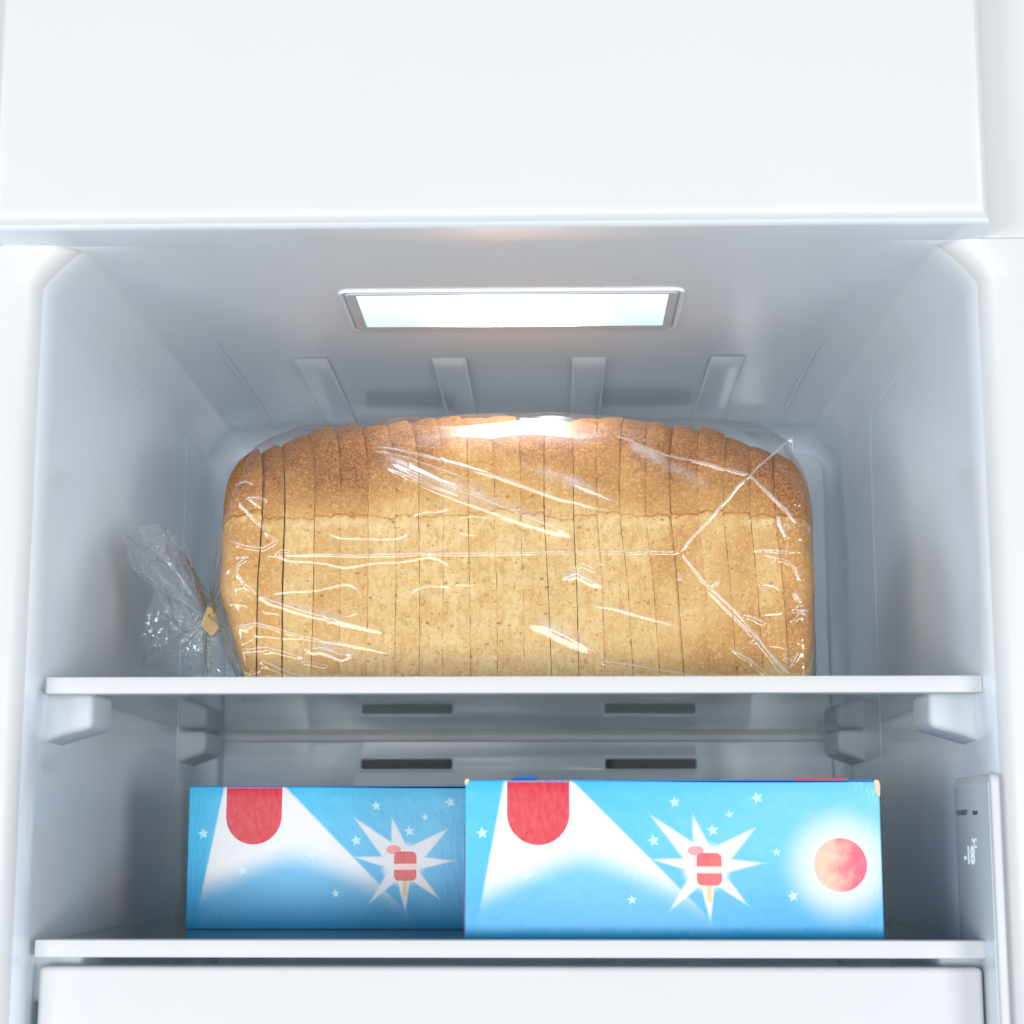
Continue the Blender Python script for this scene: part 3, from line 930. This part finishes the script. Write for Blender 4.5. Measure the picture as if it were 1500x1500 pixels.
seam([un(1098, 697, Y0 + 0.013), un(1128, 668, YTOP - 0.034), un(1146, 652, YTOP - 0.022), tip], 0.00022)
seam([tip, un(1161, 662, YTOP - 0.014), un(1161, 684, YTOP - 0.017)], 0.00018)
seam([un(1145, 678, YTOP - 0.016), un(1161, 684, YTOP - 0.017)], 0.00022)

# gathered tail, fanning out to the left of the clip
def fan(name, dirs, seed, y_far, amp, mat, r0=0.05):
    """dirs: outline of the free edge as picture points, from the clip outward"""
    n, m = 130, 120
    E_ = np.array([un(px, py, 1.010 + dy) for px, py, dy in dirs])
    tpar = np.linspace(0, len(dirs) - 1, m)
    edge = np.stack([np.interp(tpar, np.arange(len(dirs)), E_[:, k]) for k in range(3)], -1)
    c = clip_p + np.array([-0.001, 0, 0])
    s = np.linspace(r0, 1, n)[:, None, None]
    G = c[None, None] * (1 - s) + edge[None] * s
    ss = s[..., 0]; tt = np.linspace(0, 1, m)[None, :]
    r = np.random.RandomState(seed)
    off = np.zeros((n, m))
    for k in range(7):
        fq = r.uniform(5, 26); ph = r.uniform(0, 6.28)
        w_ = np.sin(tt * fq + ph + 0.8 * np.sin(ss * 3 + ph))
        off += (1 - np.abs(w_)) * r.uniform(0.3, 1) * (ss * 0.8 + 0.2) * amp * (8.0 / fq) ** 0.5
    Q = np.stack([ss * 3 + tt * 0, tt * 5 + ss * 0, np.zeros((n, m)) + seed], -1)
    off += 0.8 * amp * np.exp(-np.abs(vnoise(Q, 2.4, seed + 3)) / 0.07) * ss + 0.5 * amp * np.exp(-np.abs(vnoise(Q, 5.2, seed + 4)) / 0.08) * ss
    off += 1.4 * amp * vnoise(Q, 1.0, seed + 5) * ss
    G[..., 1] += off - amp * 1.5
    G[..., 2] += 0.35 * off
    G[..., 0] += 0.25 * off
    G[..., 2] = np.maximum(G[..., 2], 0.0786)
    return link(name, grid_mesh(G), mat, bag, True)
fan("bag_tail", [(300, 888, 0), (285, 850, 0), (268, 806, .004), (240, 781, .0), (222, 776, -.006), (196, 780, -.006), (166, 790, .004), (186, 836, .008), (226, 872, .004), (250, 930, -.002), (278, 938, -.004), (294, 928, 0)], 31, 0, 0.0048, M['film_tail'])
fan("bag_tail", [(298, 890, .01), (272, 815, .012), (246, 788, .016), (215, 792, .016), (200, 812, .014), (214, 850, .014), (240, 905, .012), (268, 934, .010), (294, 925, .01)], 37, 0, 0.0042, M['film_tail'])
fan("bag_tail", [(288, 922, .004), (262, 900, .006), (222, 862, .010), (212, 905, .012), (206, 950, .014), (186, 1000, .012), (250, 1004, .006), (290, 1004, .0), (306, 990, -.004), (300, 940, -.004)], 41, 0, 0.0040, M['film_tail'])
fan("bag_tail", [(300, 918, -.004), (298, 960, -.008), (302, 1000, -.010), (340, 1002, -.014), (352, 975, -.016), (330, 930, -.018), (316, 905, -.016)], 43, 0, 0.0022, M['film_tail'])

# paper clip tag that closes the bag
m, nt, b = new_mat("tag_card")
v = coords(nt); n1 = tex_noise(nt, v, 200, 3)
nt.links.new(mix(nt, n1.step(0.3, 0.7), lin(186, 154, 104), lin(204, 174, 124)), b.inputs['Base Color']); b.inputs['Roughness'].default_value = 0.55
M['tagcard'] = m
m, nt, b = new_mat("tag_print")
b.inputs['Base Color'].default_value = lin(150, 96, 48); b.inputs['Roughness'].default_value = 0.6
v = coords(nt); n1 = tex_noise(nt, v, 700, 2); nt.links.new(mix(nt, n1, lin(120, 70, 30), lin(176, 120, 66)), b.inputs['Base Color'])
M['tagprint'] = m
YT = clip_p[1] - 0.007
tagpx = [(304, 888), (311, 891), (318, 903), (322, 921), (314, 930), (309, 932), (294, 917), (296, 908)]
pts = [(un(px, py, YT)[0], un(px, py, YT)[2]) for px, py in tagpx]
me = prism(pts, YT - 0.0004, YT + 0.0004, 'y', 0.0002, 2)
for v_ in me.vertices: v_.co.y += (v_.co.x - pts[0][0]) * -0.25
link("bag_clip", me, M['tagcard'], bag, True, 40)
for cx_, cy_, rr in ((307, 902, .0009), (309.5, 907, .0006), (312, 899, .0004)):
    c = un(cx_, cy_, YT)
    pr_ = [(c[0] + rr * math.cos(k * 1.05) * (0.7 + 0.3 * math.sin(k * 2.1)), c[2] + rr * 1.3 * math.sin(k * 1.05)) for k in range(6)]
    me = prism(pr_, YT - 0.00075, YT - 0.00045, 'y')
    for v_ in me.vertices: v_.co.y += (v_.co.x - pts[0][0]) * -0.25
    link("clip_print", me, M['tagprint'], bag, False)

# ------------------------------------------------------------------ printed cartons
U = 0.93 / 2700.0                 # one photo pixel on the right-hand box, metres
BW, BH, BD = 0.2062, 0.0778, 0.088

def star(u, v, cx, cy, R, rot):
    dx, dy = u - cx, v - cy
    r = (dx * dx + dy * dy).sqrt()
    ang = X.op('ARCTAN2', dy, dx) + (math.pi / 2 + rot)
    s72 = 2 * math.pi / 5
    a = (X.op('FLOORED_MODULO', ang + s72 / 2, s72) - s72 / 2).abs()
    px, py = r * X.op('COSINE', a), r * X.op('SINE', a)
    ri = 0.46 * R
    vx, vy = ri * math.cos(s72 / 2), ri * math.sin(s72 / 2)
    ex, ey = vx - R, vy
    L = math.hypot(ex, ey); nx, ny = ey / L, -ex / L
    return (px * nx + py * ny - R * nx).step(0.8, -0.8)


def ray(u, v, cx, cy, tx, ty, wb):
    """soft wedge from a wide base at (cx, cy) to a point at (tx, ty)"""
    L = math.hypot(tx - cx, ty - cy); ax, ay = (tx - cx) / L, (ty - cy) / L
    s = (u - cx) * ax + (v - cy) * ay
    d_ = ((u - cx) * (-ay) + (v - cy) * ax).abs()
    half = (1.0 - s / L).max(0.0) * wb
    soft = (half - d_)
    return soft.step(-1.0, 3.5) * s.step(-30, -10) * (1.0 - (s / L).step(0.75, 1.0) * 0.6)


def carton_mat():
    m, nt, b = new_mat("carton_print")
    v3 = coords(nt)
    sp = nt.nodes.new('ShaderNodeSeparateXYZ'); nt.links.new(v3, sp.inputs[0])
    u = X(sp.outputs[0]) / U
    v = (BH - X(sp.outputs[2])) / U
    rough_n = tex_noise(nt, v3, 420, 4, 0.6, (1.0, 1.0, 0.35))
    big = tex_noise(nt, v3, 30, 2)
    cyan, light, deep = lin(62, 182, 226), lin(128, 202, 236), lin(44, 158, 216)
    col = mix(nt, (u + v * 0.6).step(60, 520) * 0.55 + (big - 0.5) * 0.15, cyan, light)
    col = mix(nt, v.step(60, 230), col, deep)
    white = (0.76, 0.78, 0.80, 1)
    # two-edged beam behind the tab
    le = (u - (57.0 - v * 0.19)).step(-2.5, 2.5)
    re = ((155.0 + v * 1.0) - u).step(-3, 5)
    inner = (v - 70.0 - (((u - 172.0) * (u - 172.0) + 1600.0).sqrt()) * 0.5).step(-6, 50)
    beam = le * re * (1.0 - inner * 0.92)
    col = mix(nt, beam * v.step(260, 130), col, white)
    # tab
    dx = u - 106.0
    dy = (v - 48.0).max(0.0)
    dt = (dx * dx + dy * dy).sqrt() - 45.0
    col = mix(nt, dt.step(3.0, 1.0) * 0.8, col, white)
    red = mix(nt, rough_n.step(0.35, 0.7) * 0.35, lin(206, 40, 58), lin(226, 96, 106))
    col = mix(nt, dt.step(0.6, -0.6), col, red)
    # stars
    for cx, cy, R, ro in ((25, 76, 9, .1), (303, 32, 8.5, .1), (272, 87, 9, .2), (200, 110, 7, 0), (422, 26, 9, .3), (382, 50, 6, .2), (357, 72, 9, 0.1), (448, 103, 6, 0), (90, 134, 8, 0.3), (470, 165, 8, .2), (240, 170, 7, .1)):
        col = mix(nt, star(u, v, cx, cy, R, ro) * 0.72, col, lin(206, 240, 250))
    # starburst
    cx, cy = 347.0, 124.0
    burst = None
    for tx, ty, wb in ((262, 45, 20), (327, 44, 20), (424, 64, 22), (262, 112, 14), (436, 118, 16), (290, 190, 16), (352, 206, 16), (410, 182, 16)):
        r_ = ray(u, v, cx, cy, tx, ty, wb)
        burst = r_ if burst is None else burst.max(r_)
    core = (((u - cx) * (u - cx)) + (v - cy) * (v - cy)).sqrt()
    burst = burst.max(core.step(40, 24))
    col = mix(nt, burst * 0.95, col, white)
    # printed lolly in the middle of the burst: a pink lobe and a red tapering bar
    e1 = (((u - 332) / 12.0) * ((u - 332) / 12.0) + ((v - 101) / 7.0) * ((v - 101) / 7.0)).sqrt()
    col = mix(nt, e1.step(1.05, 0.92), col, lin(238, 150, 154))
    stick = ((u - 347.0).min(355.0 - u)).min(174.0 - v).min(v - 140.0)
    col = mix(nt, stick.step(-0.6, 0.6), col, lin(226, 196, 150))
    qx = ((u - 351.0).abs() - 10.0).max(0.0); qy = ((v - 127.0).abs() - 15.0).max(0.0)
    pop = 8.0 - (qx * qx + qy * qy).sqrt()
    popc = mix(nt, rough_n, lin(200, 46, 58), lin(230, 116, 116))
    popc = mix(nt, ((v - 128.0).abs()).step(5.5, 4.0), popc, lin(246, 206, 200))
    col = mix(nt, pop.step(-0.7, 0.7), col, popc)
    # peach scoop on a white halo
    rr = (((u - 539) * (u - 539)) + (v - 121) * (v - 121)).sqrt()
    col = mix(nt, rr.step(95, 34) * 0.85, col, white)
    pn = tex_noise(nt, v3, 160, 3)
    ball = mix(nt, ((u - 515) / 60.0 + (pn - 0.5) * 1.3).step(0.0, 0.9), lin(246, 186, 160), lin(216, 86, 112))
    col = mix(nt, rr.step(38.6, 37.4), col, ball)
    # scuffed right-hand corner and folded top edge
    col = mix(nt, v.step(4.5, 2.5) * 0.55, col, lin(30, 170, 224))
    scuff = ((u - 560) + (40 - v)).step(10, 90) * rough_n.step(0.50, 0.62)
    col = mix(nt, scuff * 0.5, col, lin(214, 232, 240))
    nt.links.new(col, b.inputs['Base Color'])
    b.inputs['Roughness'].default_value = 0.36
    b.inputs['IOR'].default_value = 1.48
    h = rough_n * 0.00035 + tex_noise(nt, v3, 60, 2) * 0.0006
    bump(nt, h, b, 0.8, 1.0)
    return m
M['print'] = carton_mat()


def card(name, c1, c2, rough=0.45):
    m, nt, b = new_mat(name)
    v = coords(nt)
    nt.links.new(mix(nt, tex_noise(nt, v, 150, 3), c1, c2), b.inputs['Base Color'])
    b.inputs['Roughness'].default_value = rough
    bump(nt, tex_noise(nt, v, 500, 3), b, 0.3, 0.0003)
    return m
M['cardblue'] = card("card_blue", lin(28, 110, 204), lin(40, 130, 220))
M['cardred'] = card("card_red", lin(176, 30, 52), lin(196, 44, 62))
M['cardraw'] = card("card_raw", lin(214, 188, 150), lin(236, 214, 180), 0.8)
M['cardcyan'] = card("card_cyan", lin(40, 170, 226), lin(60, 186, 236))
M['cardwhite'] = card("card_white", lin(226, 232, 238), lin(240, 244, 248))


def carton(x0, yf, z0, label, rotz, front_worn):
    t = bpy.data.objects.new("frozen_food_box", None)
    t.location = (x0, yf, z0); t.rotation_euler = (0, 0, rotz)
    t.empty_display_size = 0.02
    COL.objects.link(t)
    tag(t, label, "box", "printed blue boxes on the lower shelf")
    def part(name, me, mat, ang=30):
        for mm in (mat if isinstance(mat, list) else [mat]): me.materials.append(mm)
        o = bpy.data.objects.new(name, me); COL.objects.link(o); o.parent = t
        me.polygons.foreach_set("use_smooth", np.ones(len(me.polygons), dtype=bool))
        me.set_sharp_from_angle(angle=math.radians(ang))
        return o
    # body: slightly bowed walls, softened edges
    bm = box_bm(0, BW, 0, BD, 0, BH - 0.0006, bev=0.0009, seg=3)
    bmesh.ops.subdivide_edges(bm, edges=[e for e in bm.edges if e.calc_length() > 0.05], cuts=12, use_grid_fill=True)
    for v_ in bm.verts:
        fx, fz, fy = v_.co.x / BW, v_.co.z / BH, v_.co.y / BD
        bow = math.sin(math.pi * min(max(fx, 0), 1)) * math.sin(math.pi * min(max(fz, 0), 1))
        v_.co.y += -0.0012 * bow if fy < 0.5 else 0.0012 * bow
        v_.co.z += 0.0005 * math.sin(fx * 5.0 + 1) * (1 if fz > 0.9 else 0)
    me = bm_mesh(bm)
    idx = []
    for p in me.polygons:
        nrm = p.normal
        idx.append(0 if nrm.y < -0.5 else (1 if nrm.x > 0.6 else (2 if nrm.x < -0.6 else 3)))
    body = part("carton_body", me, [M['print'], M['cardblue'], M['cardcyan'], M['cardblue']])
    me.polygons.foreach_set("material_index", np.array(idx, dtype=np.int32))
    # red panel on the left side, from a little below the top
    part("side_print", prism([(0.006, 0.0015), (BD - 0.006, 0.0015), (BD - 0.006, BH - 0.022), (0.006, BH - 0.022)], -0.0006, 0.0002, 'x', 0.0001, 1), M['cardred'])
    # closing flap on top, tucked in at the front
    part("top_flap", prism([(0.0006, BH - 0.0006), (BD - 0.004, BH + 0.0008), (BD - 0.004, BH + 0.0014), (0.0006, BH + 0.0000)], 0.0030, BW - 0.0030, 'x', 0.0002, 1), M['cardblue'])
    if front_worn:
        part("tuck_tab", prism([(0.022, BH + 0.0002), (0.026, BH + 0.0022), (0.034, BH + 0.0024), (0.0365, BH + 0.0002)], 0.012, 0.0126, 'y', 0.0002, 1), M['cardblue'])
        part("flap_print", prism([(BW * 0.797, BH - 0.0003), (BW * 0.923, BH - 0.0003), (BW * 0.923, BH + 0.0009), (BW * 0.797, BH + 0.0009)], 0.0004, 0.0010, 'y', 0.0001, 1), M['cardred'])
        # torn corners with bare board showing
        tc = [(0, 0), (-0.0016, 0.0006), (-0.0027, -0.0005), (-0.0018, -0.002), (-0.0024, -0.0042), (-0.0009, -0.0072), (0.0002, -0.0080), (0.0005, -0.003)]
        part("torn_corner", prism([(BW + a - 0.0002, BH + b_ - 0.0005) for a, b_ in tc], -0.0004, 0.0020, 'y', 0.0001, 1), M['cardraw'])
        tc = [(0, 0.0006), (0.0016, 0.0012), (0.0023, 0.0004), (0.0014, -0.0012), (0.0003, -0.0022), (-0.0003, -0.001)]
        part("torn_corner", prism([(a, BH + b_ - 0.0005) for a, b_ in tc], -0.0004, 0.0018, 'y', 0.0001, 1), M['cardraw'])
    return t

ZS2 = 0.0781 + SH2
carton(un(681, 1200, 0.93)[0], 0.93, ZS2, "blue printed box with scuffed corner, in front on the right", 0.0, True)
carton(un(276, 1200, 1.033)[0], 1.033, ZS2, "blue printed box set back on the left, partly behind the other", 0.0, False)
